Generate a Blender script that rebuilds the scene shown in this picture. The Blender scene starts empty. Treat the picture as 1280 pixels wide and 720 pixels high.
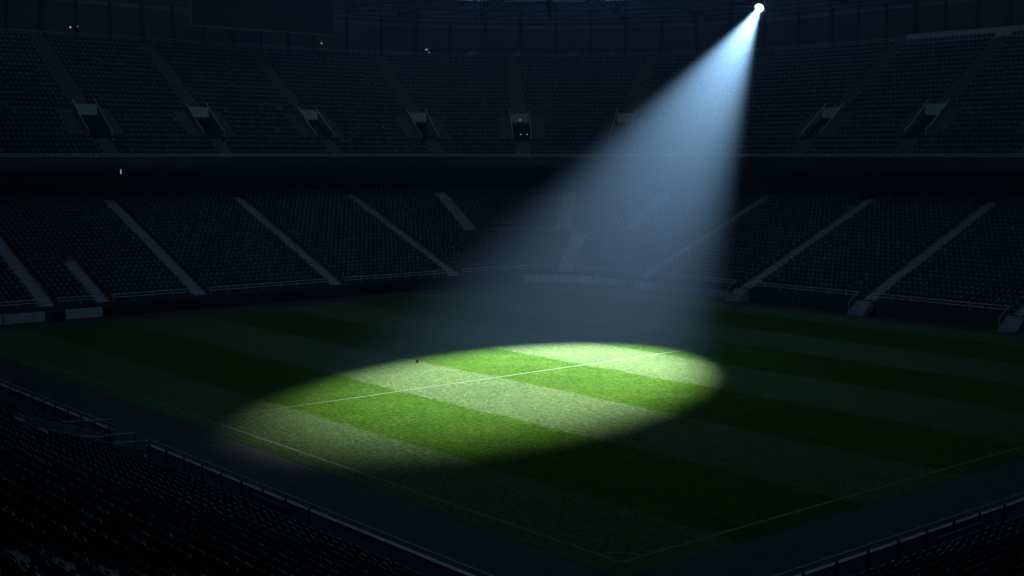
import bpy, bmesh, math, random
import numpy as np
from mathutils import Vector, Matrix
random.seed(7); rng = np.random.default_rng(11)
PI = math.pi
scene = bpy.context.scene
COL = scene.collection

# ------------------------------------------------------------------ helpers
def bm_new(): return bmesh.new()

def box(bm, x0, x1, y0, y1, z0, z1):
    v = [bm.verts.new(p) for p in ((x0,y0,z0),(x1,y0,z0),(x1,y1,z0),(x0,y1,z0),(x0,y0,z1),(x1,y0,z1),(x1,y1,z1),(x0,y1,z1))]
    for f in ((3,2,1,0),(4,5,6,7),(0,1,5,4),(1,2,6,5),(2,3,7,6),(3,0,4,7)): bm.faces.new([v[i] for i in f])

def obox(bm, c, ax, ay, az, hx, hy, hz):
    """oriented box: centre, three unit axes, three half sizes"""
    c, ax, ay, az = Vector(c), Vector(ax), Vector(ay), Vector(az)
    v = []
    for sz in (-1, 1):
        for sx, sy in ((-1,-1),(1,-1),(1,1),(-1,1)):
            v.append(bm.verts.new(c + ax*hx*sx + ay*hy*sy + az*hz*sz))
    for f in ((3,2,1,0),(4,5,6,7),(0,1,5,4),(1,2,6,5),(2,3,7,6),(3,0,4,7)): bm.faces.new([v[i] for i in f])

def bar(bm, p, q, w, n=4):
    p, q = Vector(p), Vector(q); d = q - p
    if d.length < 1e-5: return
    d.normalize()
    a = d.cross(Vector((0,0,1)))
    if a.length < 1e-3: a = d.cross(Vector((1,0,0)))
    a.normalize(); b = d.cross(a)
    rings = []
    for c in (p, q):
        rings.append([bm.verts.new(c + (a*math.cos(2*PI*k/n + PI/4) + b*math.sin(2*PI*k/n + PI/4))*w) for k in range(n)])
    for k in range(n):
        bm.faces.new((rings[0][k], rings[0][(k+1) % n], rings[1][(k+1) % n], rings[1][k]))
    bm.faces.new(rings[0][::-1]); bm.faces.new(rings[1])

def lathe(bm, prof, origin, axis, n=20):
    """revolve (radius, height) pairs round an axis through origin"""
    o, d = Vector(origin), Vector(axis).normalized()
    a = d.cross(Vector((0,0,1)))
    if a.length < 1e-3: a = Vector((1,0,0))
    a.normalize(); b = d.cross(a)
    rings = [[bm.verts.new(o + d*h + (a*math.cos(2*PI*k/n) + b*math.sin(2*PI*k/n))*r) for k in range(n)] for r, h in prof]
    for i in range(len(rings)-1):
        for k in range(n):
            bm.faces.new((rings[i][k], rings[i][(k+1) % n], rings[i+1][(k+1) % n], rings[i+1][k]))
    bm.faces.new(rings[0][::-1]); bm.faces.new(rings[-1])

def obj(name, bm, mat, parent=None, smooth=False):
    me = bpy.data.meshes.new(name)
    if isinstance(bm, bmesh.types.BMesh):
        bmesh.ops.recalc_face_normals(bm, faces=bm.faces); bm.to_mesh(me); bm.free()
    else: me = bm
    if mat is not None: me.materials.append(mat)
    if smooth:
        for p in me.polygons: p.use_smooth = True
    o = bpy.data.objects.new(name, me); COL.objects.link(o)
    if parent is not None:
        o.parent = parent
        if parent.type == 'EMPTY': o.matrix_parent_inverse = Matrix.Translation(parent.location).inverted()
    return o

def tag(o, label=None, cat=None, group=None, kind=None):
    if label: o['label'] = label
    if cat: o['category'] = cat
    if group: o['group'] = group
    if kind: o['kind'] = kind
    return o

def thing(name, label, cat, loc, group=None):
    o = bpy.data.objects.new(name, None); COL.objects.link(o); o.location = loc; o.empty_display_size = .2
    return tag(o, label, cat, group)

# ------------------------------------------------------------------ materials
def mat(name, col, rough=.6, var=0.0, scale=3.0, metal=0.0, bump=0.0, bscale=30.0, spec=.5, island=0.0):
    m = bpy.data.materials.new(name); m.use_nodes = True
    nt = m.node_tree; b = nt.nodes['Principled BSDF']
    b.inputs['Roughness'].default_value = rough; b.inputs['Metallic'].default_value = metal
    b.inputs['Specular IOR Level'].default_value = spec
    b.inputs['Base Color'].default_value = (*col, 1)
    tc = nt.nodes.new('ShaderNodeTexCoord')
    last = None
    if var > 0:
        n = nt.nodes.new('ShaderNodeTexNoise'); n.inputs['Scale'].default_value = scale; n.inputs['Detail'].default_value = 6; n.inputs['Roughness'].default_value = .65
        nt.links.new(tc.outputs['Object'], n.inputs['Vector'])
        r = nt.nodes.new('ShaderNodeMapRange'); r.inputs[1].default_value = .3; r.inputs[2].default_value = .7
        r.inputs[3].default_value = 1-var; r.inputs[4].default_value = 1+var
        nt.links.new(n.outputs['Fac'], r.inputs[0]); last = r.outputs[0]
    if island > 0:
        g = nt.nodes.new('ShaderNodeNewGeometry')
        r2 = nt.nodes.new('ShaderNodeMapRange'); r2.inputs[3].default_value = 1-island; r2.inputs[4].default_value = 1+island
        nt.links.new(g.outputs['Random Per Island'], r2.inputs[0])
        if last is not None:
            mm = nt.nodes.new('ShaderNodeMath'); mm.operation = 'MULTIPLY'
            nt.links.new(last, mm.inputs[0]); nt.links.new(r2.outputs[0], mm.inputs[1]); last = mm.outputs[0]
        else: last = r2.outputs[0]
    if last is not None:
        mx = nt.nodes.new('ShaderNodeVectorMath'); mx.operation = 'SCALE'; mx.inputs[0].default_value = col
        nt.links.new(last, mx.inputs['Scale']); nt.links.new(mx.outputs[0], b.inputs['Base Color'])
    if bump > 0:
        n = nt.nodes.new('ShaderNodeTexNoise'); n.inputs['Scale'].default_value = bscale; n.inputs['Detail'].default_value = 4
        nt.links.new(tc.outputs['Object'], n.inputs['Vector'])
        bp = nt.nodes.new('ShaderNodeBump'); bp.inputs['Strength'].default_value = bump; bp.inputs['Distance'].default_value = .02
        nt.links.new(n.outputs['Fac'], bp.inputs['Height']); nt.links.new(bp.outputs['Normal'], b.inputs['Normal'])
    return m

def emit(name, col, strength):
    m = bpy.data.materials.new(name); m.use_nodes = True
    nt = m.node_tree; b = nt.nodes['Principled BSDF']
    b.inputs['Base Color'].default_value = (.02,.02,.02,1)
    m.cycles.emission_sampling = 'NONE'
    b.inputs['Emission Color'].default_value = (*col, 1); b.inputs['Emission Strength'].default_value = strength
    return m

M = dict(
    concrete = mat('terrace_concrete', (.11,.11,.115), .9, .28, .9, bump=.3, bscale=14),  # kept darker than the stairs: shade between the seat rows in its colour
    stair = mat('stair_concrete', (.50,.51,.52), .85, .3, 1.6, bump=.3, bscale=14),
    upper_stair = mat('shade_darkened_stair_concrete', (.30,.30,.31), .9, .3, 1.4, bump=.3, bscale=14),  # roof shade of the upper rows is painted into this darker stair concrete
    stair_dark = mat('shaded_riser_concrete', (.24,.24,.25), .9, .3, 1.4),  # riser shade painted into the colour, darker than the treads
    riser_dark = mat('shaded_upper_riser_concrete', (.085,.085,.09), .9, .3, 1.4),  # upper stairs: riser shade painted into a still darker colour
    dark_wall = mat('dark_painted_wall', (.03,.032,.037), .7, .35, .7),
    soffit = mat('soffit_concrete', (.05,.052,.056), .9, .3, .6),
    fascia = mat('fascia_panels', (.012,.014,.018), .55, .2, .5),
    navy = mat('navy_parapet_panel', (.20,.21,.24), .5, .25, .8),
    cap = mat('pale_coping', (.42,.45,.48), .5, .2, 2.0),
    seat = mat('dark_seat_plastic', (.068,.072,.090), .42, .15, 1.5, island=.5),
    seat_pan = mat('shade_black_seat_pan', (.012,.012,.013), .6),  # pans coloured near black to paint the shadow gap between seat rows
    hero = mat('black_seat_plastic', (.045,.046,.052), .32, .2, 4.0),
    bracket = mat('grey_seat_bracket', (.12,.12,.13), .5, .2, 6.0),
    rail = mat('galvanised_rail', (.55,.56,.57), .45, .2, 5.0, metal=.1),
    post = mat('dark_steel_post', (.05,.05,.055), .5, .2, 4.0, metal=.3),
    lintel = mat('pale_lintel_panel', (.33,.36,.38), .7, .2, 1.5),
    white_board = mat('white_perimeter_board', (.40,.42,.43), .55, .22, 1.1),
    black_board = mat('black_perimeter_board', (.010,.009,.009), .45, .3, .8),
    steel = mat('dark_roof_steel', (.010,.011,.013), .6, .25, 1.0),
    pale_steel = mat('pale_roof_steel', (.16,.17,.18), .55, .25, 1.0),
    screen = mat('unlit_screen_face', (.006,.007,.010), .7, .12, .4),
    lamp_body = mat('black_lamp_housing', (.02,.02,.022), .4),
    rubber = mat('black_rubber', (.012,.012,.012), .95, spec=.1),
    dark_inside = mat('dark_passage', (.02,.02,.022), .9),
    gangway = mat('gangway_wall_concrete', (.24,.25,.26), .85, .3, 1.5),
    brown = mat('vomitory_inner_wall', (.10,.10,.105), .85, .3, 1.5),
)

def translucent(name, col, amount):
    m = bpy.data.materials.new(name); m.use_nodes = True
    nt = m.node_tree; nt.nodes.clear()
    out = nt.nodes.new('ShaderNodeOutputMaterial')
    tc = nt.nodes.new('ShaderNodeTexCoord')
    n = nt.nodes.new('ShaderNodeTexNoise'); n.inputs['Scale'].default_value = .22; n.inputs['Detail'].default_value = 5
    nt.links.new(tc.outputs['Object'], n.inputs['Vector'])
    r = nt.nodes.new('ShaderNodeMapRange'); r.inputs[1].default_value = .3; r.inputs[2].default_value = .7; r.inputs[3].default_value = .6; r.inputs[4].default_value = 1.3
    nt.links.new(n.outputs['Fac'], r.inputs[0])
    s = nt.nodes.new('ShaderNodeVectorMath'); s.operation = 'SCALE'; s.inputs[0].default_value = [c*amount for c in col]
    nt.links.new(r.outputs[0], s.inputs['Scale'])
    t = nt.nodes.new('ShaderNodeBsdfTranslucent'); nt.links.new(s.outputs[0], t.inputs['Color'])
    d = nt.nodes.new('ShaderNodeBsdfDiffuse'); d.inputs['Color'].default_value = (.06,.065,.07,1)
    a = nt.nodes.new('ShaderNodeAddShader')
    nt.links.new(t.outputs[0], a.inputs[0]); nt.links.new(d.outputs[0], a.inputs[1]); nt.links.new(a.outputs[0], out.inputs['Surface'])
    return m
M['roof_sheet'] = translucent('translucent_roof_sheet', (.9,1.0,1.05), .72)
M['frosted'] = translucent('frosted_barrier_glass', (.8,.9,1.1), .22)
M['band'] = translucent('pale_window_band', (.85,1.0,1.05), .15)
M['wall_sheet'] = translucent('translucent_wall_sheet', (.9,1.0,1.05), .07)

# pitch grass: mown stripes along Y, grain of blades, worn patches
STRIPE_X0, STRIPE_W = 5.6, 8.2
def grass_material():
    m = bpy.data.materials.new('mown_grass'); m.use_nodes = True
    nt = m.node_tree; L = nt.links; N = nt.nodes; b = N['Principled BSDF']
    def math_(op, a, bb=None, c=None):
        n = N.new('ShaderNodeMath'); n.operation = op
        for i, v in enumerate((a, bb, c)):
            if v is None: continue
            if isinstance(v, (int, float)): n.inputs[i].default_value = v
            else: L.new(v, n.inputs[i])
        return n.outputs[0]
    def noise(scale, detail=3, rough=.6, vec=None, dist=0):
        n = N.new('ShaderNodeTexNoise'); n.inputs['Scale'].default_value = scale; n.inputs['Detail'].default_value = detail
        n.inputs['Roughness'].default_value = rough; n.inputs['Distortion'].default_value = dist
        L.new(vec if vec is not None else tc.outputs['Object'], n.inputs['Vector']); return n.outputs['Fac']
    def mapr(v, a, bb, c, d):
        n = N.new('ShaderNodeMapRange'); L.new(v, n.inputs[0])
        for i, x in enumerate((a, bb, c, d)): n.inputs[i+1].default_value = x
        return n.outputs[0]
    def mixc(f, a, bb, mode='MIX'):
        n = N.new('ShaderNodeMix'); n.data_type = 'RGBA'; n.blend_type = mode
        if isinstance(f, (int, float)): n.inputs['Factor'].default_value = f
        else: L.new(f, n.inputs['Factor'])
        for k, v in ((6, a), (7, bb)):
            if isinstance(v, tuple): n.inputs[k].default_value = (*v, 1)
            else: L.new(v, n.inputs[k])
        return n.outputs[2]
    tc = N.new('ShaderNodeTexCoord')
    sp = N.new('ShaderNodeSeparateXYZ'); L.new(tc.outputs['Object'], sp.inputs[0])
    wob = math_('MULTIPLY', math_('SUBTRACT', noise(.12, 2), .5), .9)
    fine = math_('MULTIPLY', math_('SUBTRACT', noise(3.0, 4, .7), .5), 1.3)
    x = math_('ADD', math_('ADD', sp.outputs['X'], wob), fine)
    ph = math_('DIVIDE', math_('SUBTRACT', x, STRIPE_X0), STRIPE_W*2)
    fr = math_('FRACT', ph)                                   # 0..0.5 dark stripe, 0.5..1 pale stripe
    e = .012
    up = mapr(fr, .5-e, .5+e, 0, 1); dn = mapr(fr, 1-2*e, 1, 1, 0); s0 = mapr(fr, 0, e, 0, 0)
    pale = math_('MULTIPLY', up, dn)
    patch = noise(.35, 5, .65)
    grain = noise(5.0, 5, .85); grain2 = noise(3.0, 5, .7)
    streak_map = N.new('ShaderNodeMapping'); streak_map.inputs['Scale'].default_value = (3.2, .55, 1); L.new(tc.outputs['Object'], streak_map.inputs[0])
    streak = noise(1.5, 5, .7, streak_map.outputs[0])
    dark_c = mixc(mapr(grain2, .38, .62, 0, 1), DARK_A, DARK_B)
    pale_c = mixc(mapr(grain2, .35, .65, 0, 1), PALE_A, PALE_B)
    c = mixc(pale, dark_c, pale_c)
    c = mixc(math_('MULTIPLY', mapr(patch, .45, .75, 0, 1), .30), c, (.085,.10,.022))
    k = math_('MULTIPLY', math_('MULTIPLY', mapr(grain, .30, .70, .15, 1.85), mapr(streak, .3, .7, .70, 1.30)), mapr(patch, .3, .7, .88, 1.12))
    sc = N.new('ShaderNodeVectorMath'); sc.operation = 'SCALE'; L.new(c, sc.inputs[0]); L.new(k, sc.inputs['Scale'])
    # sparse bright blade tips
    tip = mapr(noise(14.0, 2, .6), .66, .74, 0, 1)
    c2 = mixc(math_('MULTIPLY', tip, math_('ADD', math_('MULTIPLY', pale, .30), .10)), sc.outputs[0], (.24,.30,.14))
    L.new(c2, b.inputs['Base Color'])
    b.inputs['Roughness'].default_value = 1; b.inputs['Specular IOR Level'].default_value = .0
    bp = N.new('ShaderNodeBump'); bp.inputs['Strength'].default_value = .55; bp.inputs['Distance'].default_value = .05
    L.new(math_('ADD', grain, math_('MULTIPLY', grain2, 1.2)), bp.inputs['Height']); L.new(bp.outputs['Normal'], b.inputs['Normal'])
    return m
DARK_A, DARK_B = (.029,.080,.006), (.050,.115,.012)
PALE_A, PALE_B = (.060,.108,.029), (.100,.158,.060)
M['grass'] = grass_material()

def line_material():
    m = bpy.data.materials.new('worn_line_paint'); m.use_nodes = True
    nt = m.node_tree; b = nt.nodes['Principled BSDF']
    tc = nt.nodes.new('ShaderNodeTexCoord'); n = nt.nodes.new('ShaderNodeTexNoise'); n.inputs['Scale'].default_value = 6; n.inputs['Detail'].default_value = 5
    nt.links.new(tc.outputs['Object'], n.inputs['Vector'])
    r = nt.nodes.new('ShaderNodeValToRGB'); r.color_ramp.elements[0].position = .38; r.color_ramp.elements[1].position = .62
    r.color_ramp.elements[0].color = (.06,.10,.03,1); r.color_ramp.elements[1].color = (.165,.215,.11,1)
    nt.links.new(n.outputs['Fac'], r.inputs[0]); nt.links.new(r.outputs[0], b.inputs['Base Color']); b.inputs['Roughness'].default_value = .9
    return m
M['line'] = line_material()
M['track'] = mat('dark_running_surface', (.040,.034,.022), .95, .55, .9, bump=.5, bscale=20)
M['ground'] = mat('dark_ground', (.03,.031,.033), .95, .3, .4)

# ------------------------------------------------------------------ paths round the bowl
class Path:
    """straight, quarter turn clockwise, straight; outward is to the left of travel. u: metres, then degrees, then metres"""
    def __init__(s, a, d1, l1, c, r, d2, l2):
        s.a, s.d1, s.l1, s.c, s.r, s.d2, s.l2 = Vector(a), Vector(d1), l1, Vector(c), r, Vector(d2), l2
        s.n1 = Vector((-s.d1.y, s.d1.x)); s.n2 = Vector((-s.d2.y, s.d2.x)); s.end = l1 + 90 + l2
    def at(s, u, d):
        if u <= s.l1: n = s.n1; p = s.a + s.d1*u
        elif u <= s.l1+90:
            t = math.radians(u-s.l1); n = s.n1*math.cos(t) + s.d1*math.sin(t); p = s.c + n*s.r
        else: n = s.n2; p = s.c + n*s.r + s.d2*(u-s.l1-90)
        q = p + n*d
        return q, n
    def cuts(s, u0, u1, step=4.0):
        us = [u0]
        a, b = max(u0, s.l1), min(u1, s.l1+90)
        if a < b:
            if a > u0 + 1e-6: us.append(a)
            k = max(1, math.ceil((b-a)/step))
            us += [a + (b-a)*i/k for i in range(1, k+1)]
        if u1 > us[-1] + 1e-6: us.append(u1)
        return us
    def per_m(s, u, d):
        return 1.0 if (u <= s.l1 or u >= s.l1+90) else math.degrees(1/(s.r+d))
    def span(s, u, d, w):
        k = s.per_m(u, d); return (u - w/2*k, u + w/2*k)

XS, YE = -14.0, 4.0
FAR = Path((XS,84), (1,0), 61.7-XS, (61.7,74), 10, (0,-1), 74-YE)
NEAR = Path((46,-7.3), (-1,0), 48.3, (-2.3,-2.3), 5, (0,1), 84)
def uX(x): return x - XS
def uA(deg): return FAR.l1 + (90-deg)
def uY(y): return FAR.l1 + 90 + (74-y)

def sweep(bm, path, u0, u1, prof, step=4.0):
    rings = []
    for u in path.cuts(u0, u1, step):
        rings.append([bm.verts.new((*path.at(u, d)[0], z)) for d, z in prof])
    n = len(prof)
    for i in range(len(rings)-1):
        for k in range(n):
            bm.faces.new((rings[i][k], rings[i][(k+1) % n], rings[i+1][(k+1) % n], rings[i+1][k]))
    bm.faces.new(rings[0][::-1]); bm.faces.new(rings[-1])

def rect(d0, d1, z0, z1): return [(d0,z0),(d1,z0),(d1,z1),(d0,z1)]
def path_bar(bm, path, u0, u1, d, z, w):
    us = path.cuts(u0, u1, 4.0)
    for a, b in zip(us, us[1:]): bar(bm, (*path.at(a, d)[0], z), (*path.at(b, d)[0], z), w)
def subtract(u0, u1, holes):
    out, cur = [], u0
    for a, b in sorted(holes):
        if b <= cur or a >= u1: continue
        if a > cur: out.append((cur, a))
        cur = max(cur, b)
    if cur < u1: out.append((cur, u1))
    return out

# ------------------------------------------------------------------ ground, pitch, lines
bm = bm_new(); box(bm, -260, 320, -260, 320, -.5, 0); tag(obj('ground', bm, M['ground']), kind='structure')
def sheet(name, x0, x1, y0, y1, z, m, nx=1):
    bm = bm_new()
    v = [bm.verts.new(p) for p in ((x0,y0,z),(x1,y0,z),(x1,y1,z),(x0,y1,z))]; bm.faces.new(v)
    return tag(obj(name, bm, m), kind='structure')
sheet('running_track', -7.2, 71.6, -7.2, 83.9, .006, M['track'])
# pitch: slightly raised grass slab with rounded corners
def rounded(x0, x1, y0, y1, r, n=8):
    pts = []
    for cx, cy, a0 in ((x1-r,y0+r,-90),(x1-r,y1-r,0),(x0+r,y1-r,90),(x0+r,y0+r,180)):
        pts += [(cx + r*math.cos(math.radians(a0+90*i/n)), cy + r*math.sin(math.radians(a0+90*i/n))) for i in range(n+1)]
    return pts
bm = bm_new()
pts = rounded(-1.3, 68.2, -1.35, 79.0, .5)
top = [bm.verts.new((x,y,.014)) for x, y in pts]; bot = [bm.verts.new((x,y,.0)) for x, y in pts]
bm.faces.new(top)
for i in range(len(pts)): bm.faces.new((bot[i], bot[(i+1) % len(pts)], top[(i+1) % len(pts)], top[i]))
tag(obj('pitch', bm, M['grass']), kind='structure')
bm = bm_new()
def strip(bm, x0, x1, y0, y1, z=.018):
    v = [bm.verts.new(p) for p in ((x0,y0,z),(x1,y0,z),(x1,y1,z),(x0,y1,z))]; bm.faces.new(v)
lw = .085
strip(bm, -lw, lw, 0, 76.6); strip(bm, lw+.001, 66.6-lw, -lw, lw); strip(bm, 66.6-lw+.001, 66.6+lw, -lw, 76.6)
strip(bm, lw+.001, 66.6-lw, 34-.055, 34+.055); strip(bm, lw+.001, 66.6-lw, 76.6-lw, 76.6+lw-.075)
def arc(bm, cx, cy, r, a0, a1, w, z=.0185, n=14):
    for i in range(n):
        a, b = math.radians(a0+(a1-a0)*i/n), math.radians(a0+(a1-a0)*(i+1)/n)
        q = [(r-w, a), (r+w, a), (r+w, b), (r-w, b)]
        bm.faces.new([bm.verts.new((cx+rr*math.cos(t), cy+rr*math.sin(t), z)) for rr, t in q])
arc(bm, 0, 0, 1.15, 4, 86, .085)
tag(obj('pitch_markings', bm, M['line']), kind='structure')
bm = bm_new(); strip(bm, -5.8, -2.4, 27.6, 27.7, .011); tag(obj('track_marking', bm, M['line']), kind='structure')

# ------------------------------------------------------------------ seats
def seat_far_arrays():
    """light seat: chamfered backrest shell and a folded-up pan, facing +Y, foot at z=0"""
    V, F = [], []
    def add(v, f):
        o = len(V); V.extend(v); F.extend([tuple(i+o for i in q) for q in f])
    w, zb, zt, ch = .225, .47, .84, .10
    prof = [(-w,zb+.05),(-w+.05,zb),(w-.05,zb),(w,zb+.05),(w,zt-ch),(w-ch,zt),(-w+ch,zt),(-w,zt-ch)]
    def lean(z): return -.12 - (z-zb)*.22
    fr = [(x, lean(z), z) for x, z in prof]; bk = [(x, lean(z)-.06, z-.01) for x, z in prof]
    n = len(prof)
    add(fr+bk, [tuple(range(n))[::-1], tuple(range(n,2*n))] + [(i,(i+1) % n,n+(i+1) % n,n+i) for i in range(n)])
    # pan, folded up
    p = [(-.20,.0,.34),(.20,.0,.34),(.20,-.04,.62),(-.20,-.04,.62)]
    add([(x,y+.03,z) for x,y,z in p]+[(x,y-.05,z) for x,y,z in p], [(0,1,2,3),(7,6,5,4),(0,4,5,1),(1,5,6,2),(2,6,7,3),(3,7,4,0)])
    # bracket
    add([(-.03,-.14,0),(.03,-.14,0),(.03,-.06,0),(-.03,-.06,0),(-.03,-.14,.42),(.03,-.14,.42),(.03,-.06,.42),(-.03,-.06,.42)],
        [(0,1,5,4),(1,2,6,5),(2,3,7,6),(3,0,4,7)])
    return np.array(V, np.float32), F

def scatter_mesh(name, places, m):
    """places: rows of x, y, z, angle -> one mesh"""
    V, F = seat_far_arrays(); P = np.array(places, np.float32); n, k = len(P), len(V)
    c, s = np.cos(P[:,3]), np.sin(P[:,3])
    jit = 1 + rng.normal(0, .015, (n,1))
    x = V[None,:,0]*jit; y = V[None,:,1] - (V[None,:,2]-.4)*rng.normal(0, .05, (n,1)); z = np.repeat(V[None,:,2], n, 0)
    out = np.empty((n,k,3), np.float32)
    out[:,:,0] = x*c[:,None] - y*s[:,None] + P[:,0:1]; out[:,:,1] = x*s[:,None] + y*c[:,None] + P[:,1:2]; out[:,:,2] = z + P[:,2:3]
    lens = np.array([len(f) for f in F], np.int32); flat = np.array([i for f in F for i in f], np.int32)
    me = bpy.data.meshes.new(name)
    me.vertices.add(n*k); me.vertices.foreach_set('co', out.ravel())
    idx = (flat[None,:] + (np.arange(n)*k)[:,None]).astype(np.int32).ravel()
    me.loops.add(len(idx)); me.loops.foreach_set('vertex_index', idx)
    al = np.tile(lens, n); st = np.concatenate(([0], np.cumsum(al)[:-1])).astype(np.int32)
    me.polygons.add(len(al)); me.polygons.foreach_set('loop_start', st)
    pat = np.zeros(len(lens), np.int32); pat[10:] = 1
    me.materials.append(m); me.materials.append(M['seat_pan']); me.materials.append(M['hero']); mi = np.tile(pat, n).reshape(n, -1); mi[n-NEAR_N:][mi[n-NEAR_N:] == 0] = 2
    me.polygons.foreach_set('material_index', mi.ravel().astype(np.int32))
    me.update(calc_edges=True); me.validate()
    return obj(name, me, None)

FAR_SEATS = []
PITCH_W = .6
def row_seats(path, d, z, u0, u1, holes, out, skip=.012):
    for a, b in subtract(u0, u1, holes):
        # split at section borders so the spacing in the turn is right
        cutp = [a] + [x for x in (path.l1, path.l1+90) if a < x < b] + [b]
        for p, q in zip(cutp, cutp[1:]):
            k = path.per_m((p+q)/2, d); n = int((q-p)/k/PITCH_W)
            off = ((q-p) - n*PITCH_W*k)/2
            for i in range(n):
                if rng.random() < skip: continue
                u = p + off + (i+.5)*PITCH_W*k
                xy, nn = path.at(u, d)
                out.append((xy.x, xy.y, z, math.atan2(-nn.y, -nn.x) - PI/2))

# ------------------------------------------------------------------ far lower tier
LT, LR, LZ, LN = .89, .352, 1.25, 26
lower = thing('lower_stand', 'lower seating bowl wrapping the far corner of the pitch, split by pale stairs', 'stand', (71,83,0))
AISLES_L = [(uX(9.3),0,26,1.25),(uX(14.6),0,10,1.15),(uX(24.6),0,26,1.35),(uX(40.6),0,26,1.35),(uX(56.8),0,26,1.35),
            (uA(74.5),12,26,1.7),(uA(42.5),12,26,1.9),(uA(36.0),0,12,1.9),(uA(18.8),12,26,2.0),
            (uY(68.6),0,26,1.35),(uY(53.6),0,26,1.35),(uY(38.4),0,26,1.35),(uY(22.9),0,26,1.35),(uX(-6.5),0,26,1.35)]
bm = bm_new()
for i in range(LN):
    d0, z = i*LT, LZ + i*LR
    sweep(bm, FAR, 0, FAR.end, [(d0,max(0,z-LR-.5)),(d0+LT+.02,z-.5 if z>.8 else 0),(d0+LT+.02,z),(d0,z)] if i else [(d0,0),(d0+LT,0),(d0+LT,z),(d0,z)])
obj('terrace', bm, M['concrete'], lower)
for u, r0, r1, w in AISLES_L:
    bm = bm_new()
    for i in range(r0, r1):
        d0, z = i*LT, LZ + i*LR
        a, b = FAR.span(u, d0+.4, w)
        sweep(bm, FAR, a, b, rect(d0-.012, d0+LT-.02, z-.25, z+.012))
        sweep(bm, FAR, a, b, rect(d0+LT*.5, d0+LT-.014, z+.012, z+LR*.5))
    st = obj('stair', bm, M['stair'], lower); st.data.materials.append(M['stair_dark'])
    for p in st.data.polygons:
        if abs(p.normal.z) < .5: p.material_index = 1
bm = bm_new(); sweep(bm, FAR, 0, FAR.end, rect(-.22, -.003, 0, LZ+.10)); obj('front_wall', bm, M['dark_wall'], lower)
bm = bm_new()
sweep(bm, FAR, 0, FAR.end, rect(LN*LT+.02, 31, LZ+(LN-1)*LR-.3, LZ+(LN-1)*LR+.02))
obj('concourse_floor', bm, M['soffit'], lower)
bm = bm_new(); sweep(bm, FAR, 0, FAR.end, rect(30, 30.4, 9, 14.1)); obj('concourse_wall', bm, M['dark_wall'], lower)
for i in range(LN):
    d, z = i*LT + .62, LZ + i*LR
    holes = [FAR.span(u, d, w+.12) for u, r0, r1, w in AISLES_L if r0 <= i < r1]
    if i == 12: holes.append((uA(78), uA(14)))          # walkway in the corner
    row_seats(FAR, d, z, 1, FAR.end-1, holes, FAR_SEATS)
# railing at the back of the lower seats
bm = bm_new(); zc = LZ + (LN-1)*LR
for h in (.55, 1.05): path_bar(bm, FAR, 2, FAR.end-2, LN*LT+.35, zc+h, .022)
u = 2.0
while u < FAR.end-2:
    xy, n = FAR.at(u, LN*LT+.35); bar(bm, (*xy, zc+.02), (*xy, zc+1.05), .025); u += 1.7*FAR.per_m(u, LN*LT+.35)
tag(obj('concourse_railing', bm, M['post']), 'thin dark railing along the back of the lower stand under the upper deck', 'railing')

# front railings, one per block between stairs
feet = sorted([FAR.span(u, 0, w+.3) for u, r0, r1, w in AISLES_L if r0 == 0])
segs = subtract(2, FAR.end-2, feet)
names = {}
where = ['left of the leftmost stair', 'between the two leftmost stairs', 'left of the short stair', 'below the first broad left block',
         'below the second broad left block', 'below the third broad left block', 'left of the corner stair', 'right of the corner stair',
         'below the first right block', 'below the second right block', 'below the right block with the widest front', 'at the far right end']
for k, (a, b) in enumerate(segs):
    root = thing('front_railing', 'pale two-bar railing on the far front wall, ' + where[min(k, len(where)-1)], 'railing', (*FAR.at((a+b)/2, -.11)[0], LZ), 'front railings of the far lower stand')
    bm = bm_new()
    bm.free()
    for h in (.42, .72):
        bm = bm_new(); path_bar(bm, FAR, a, b, -.11, LZ+.1+h, .042); obj('handrail', bm, M['rail'], root)
    u = a + .05
    while u < b:
        bm = bm_new(); xy, n = FAR.at(u, -.11); bar(bm, (*xy, LZ+.1), (*xy, LZ+.1+.70), .024); u += 2.0*FAR.per_m(u, 0); obj('post', bm, M['rail'], root)

# steps from the right stand down to the track, and small pieces standing along the wall
for y, lab in ((53.6,'small pale concrete steps at the foot of the stair just right of the beam'),(38.4,'pale concrete steps at the foot of the stair second from the right edge'),(22.9,'pale concrete steps at the foot of the rightmost stair')):
    root = thing('concrete_steps', lab, 'steps', (71.0,y,0), 'steps down from the far right stand')
    bm = bm_new()
    for i in range(5): box(bm, 69.75+i*.34, 71.46, y-.85+.002*i, y+.85-.002*i, .012 if i == 0 else .25*i+.001, .25*(i+1))
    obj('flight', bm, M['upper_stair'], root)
    for s in (-.8, .8):
        bm = bm_new(); bar(bm, (69.85,y+s,.25), (69.85,y+s,1.15), .025); bar(bm, (69.85,y+s,1.15), (71.4,y+s,2.1), .025); obj('handrail', bm, M['rail'], root)

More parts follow.
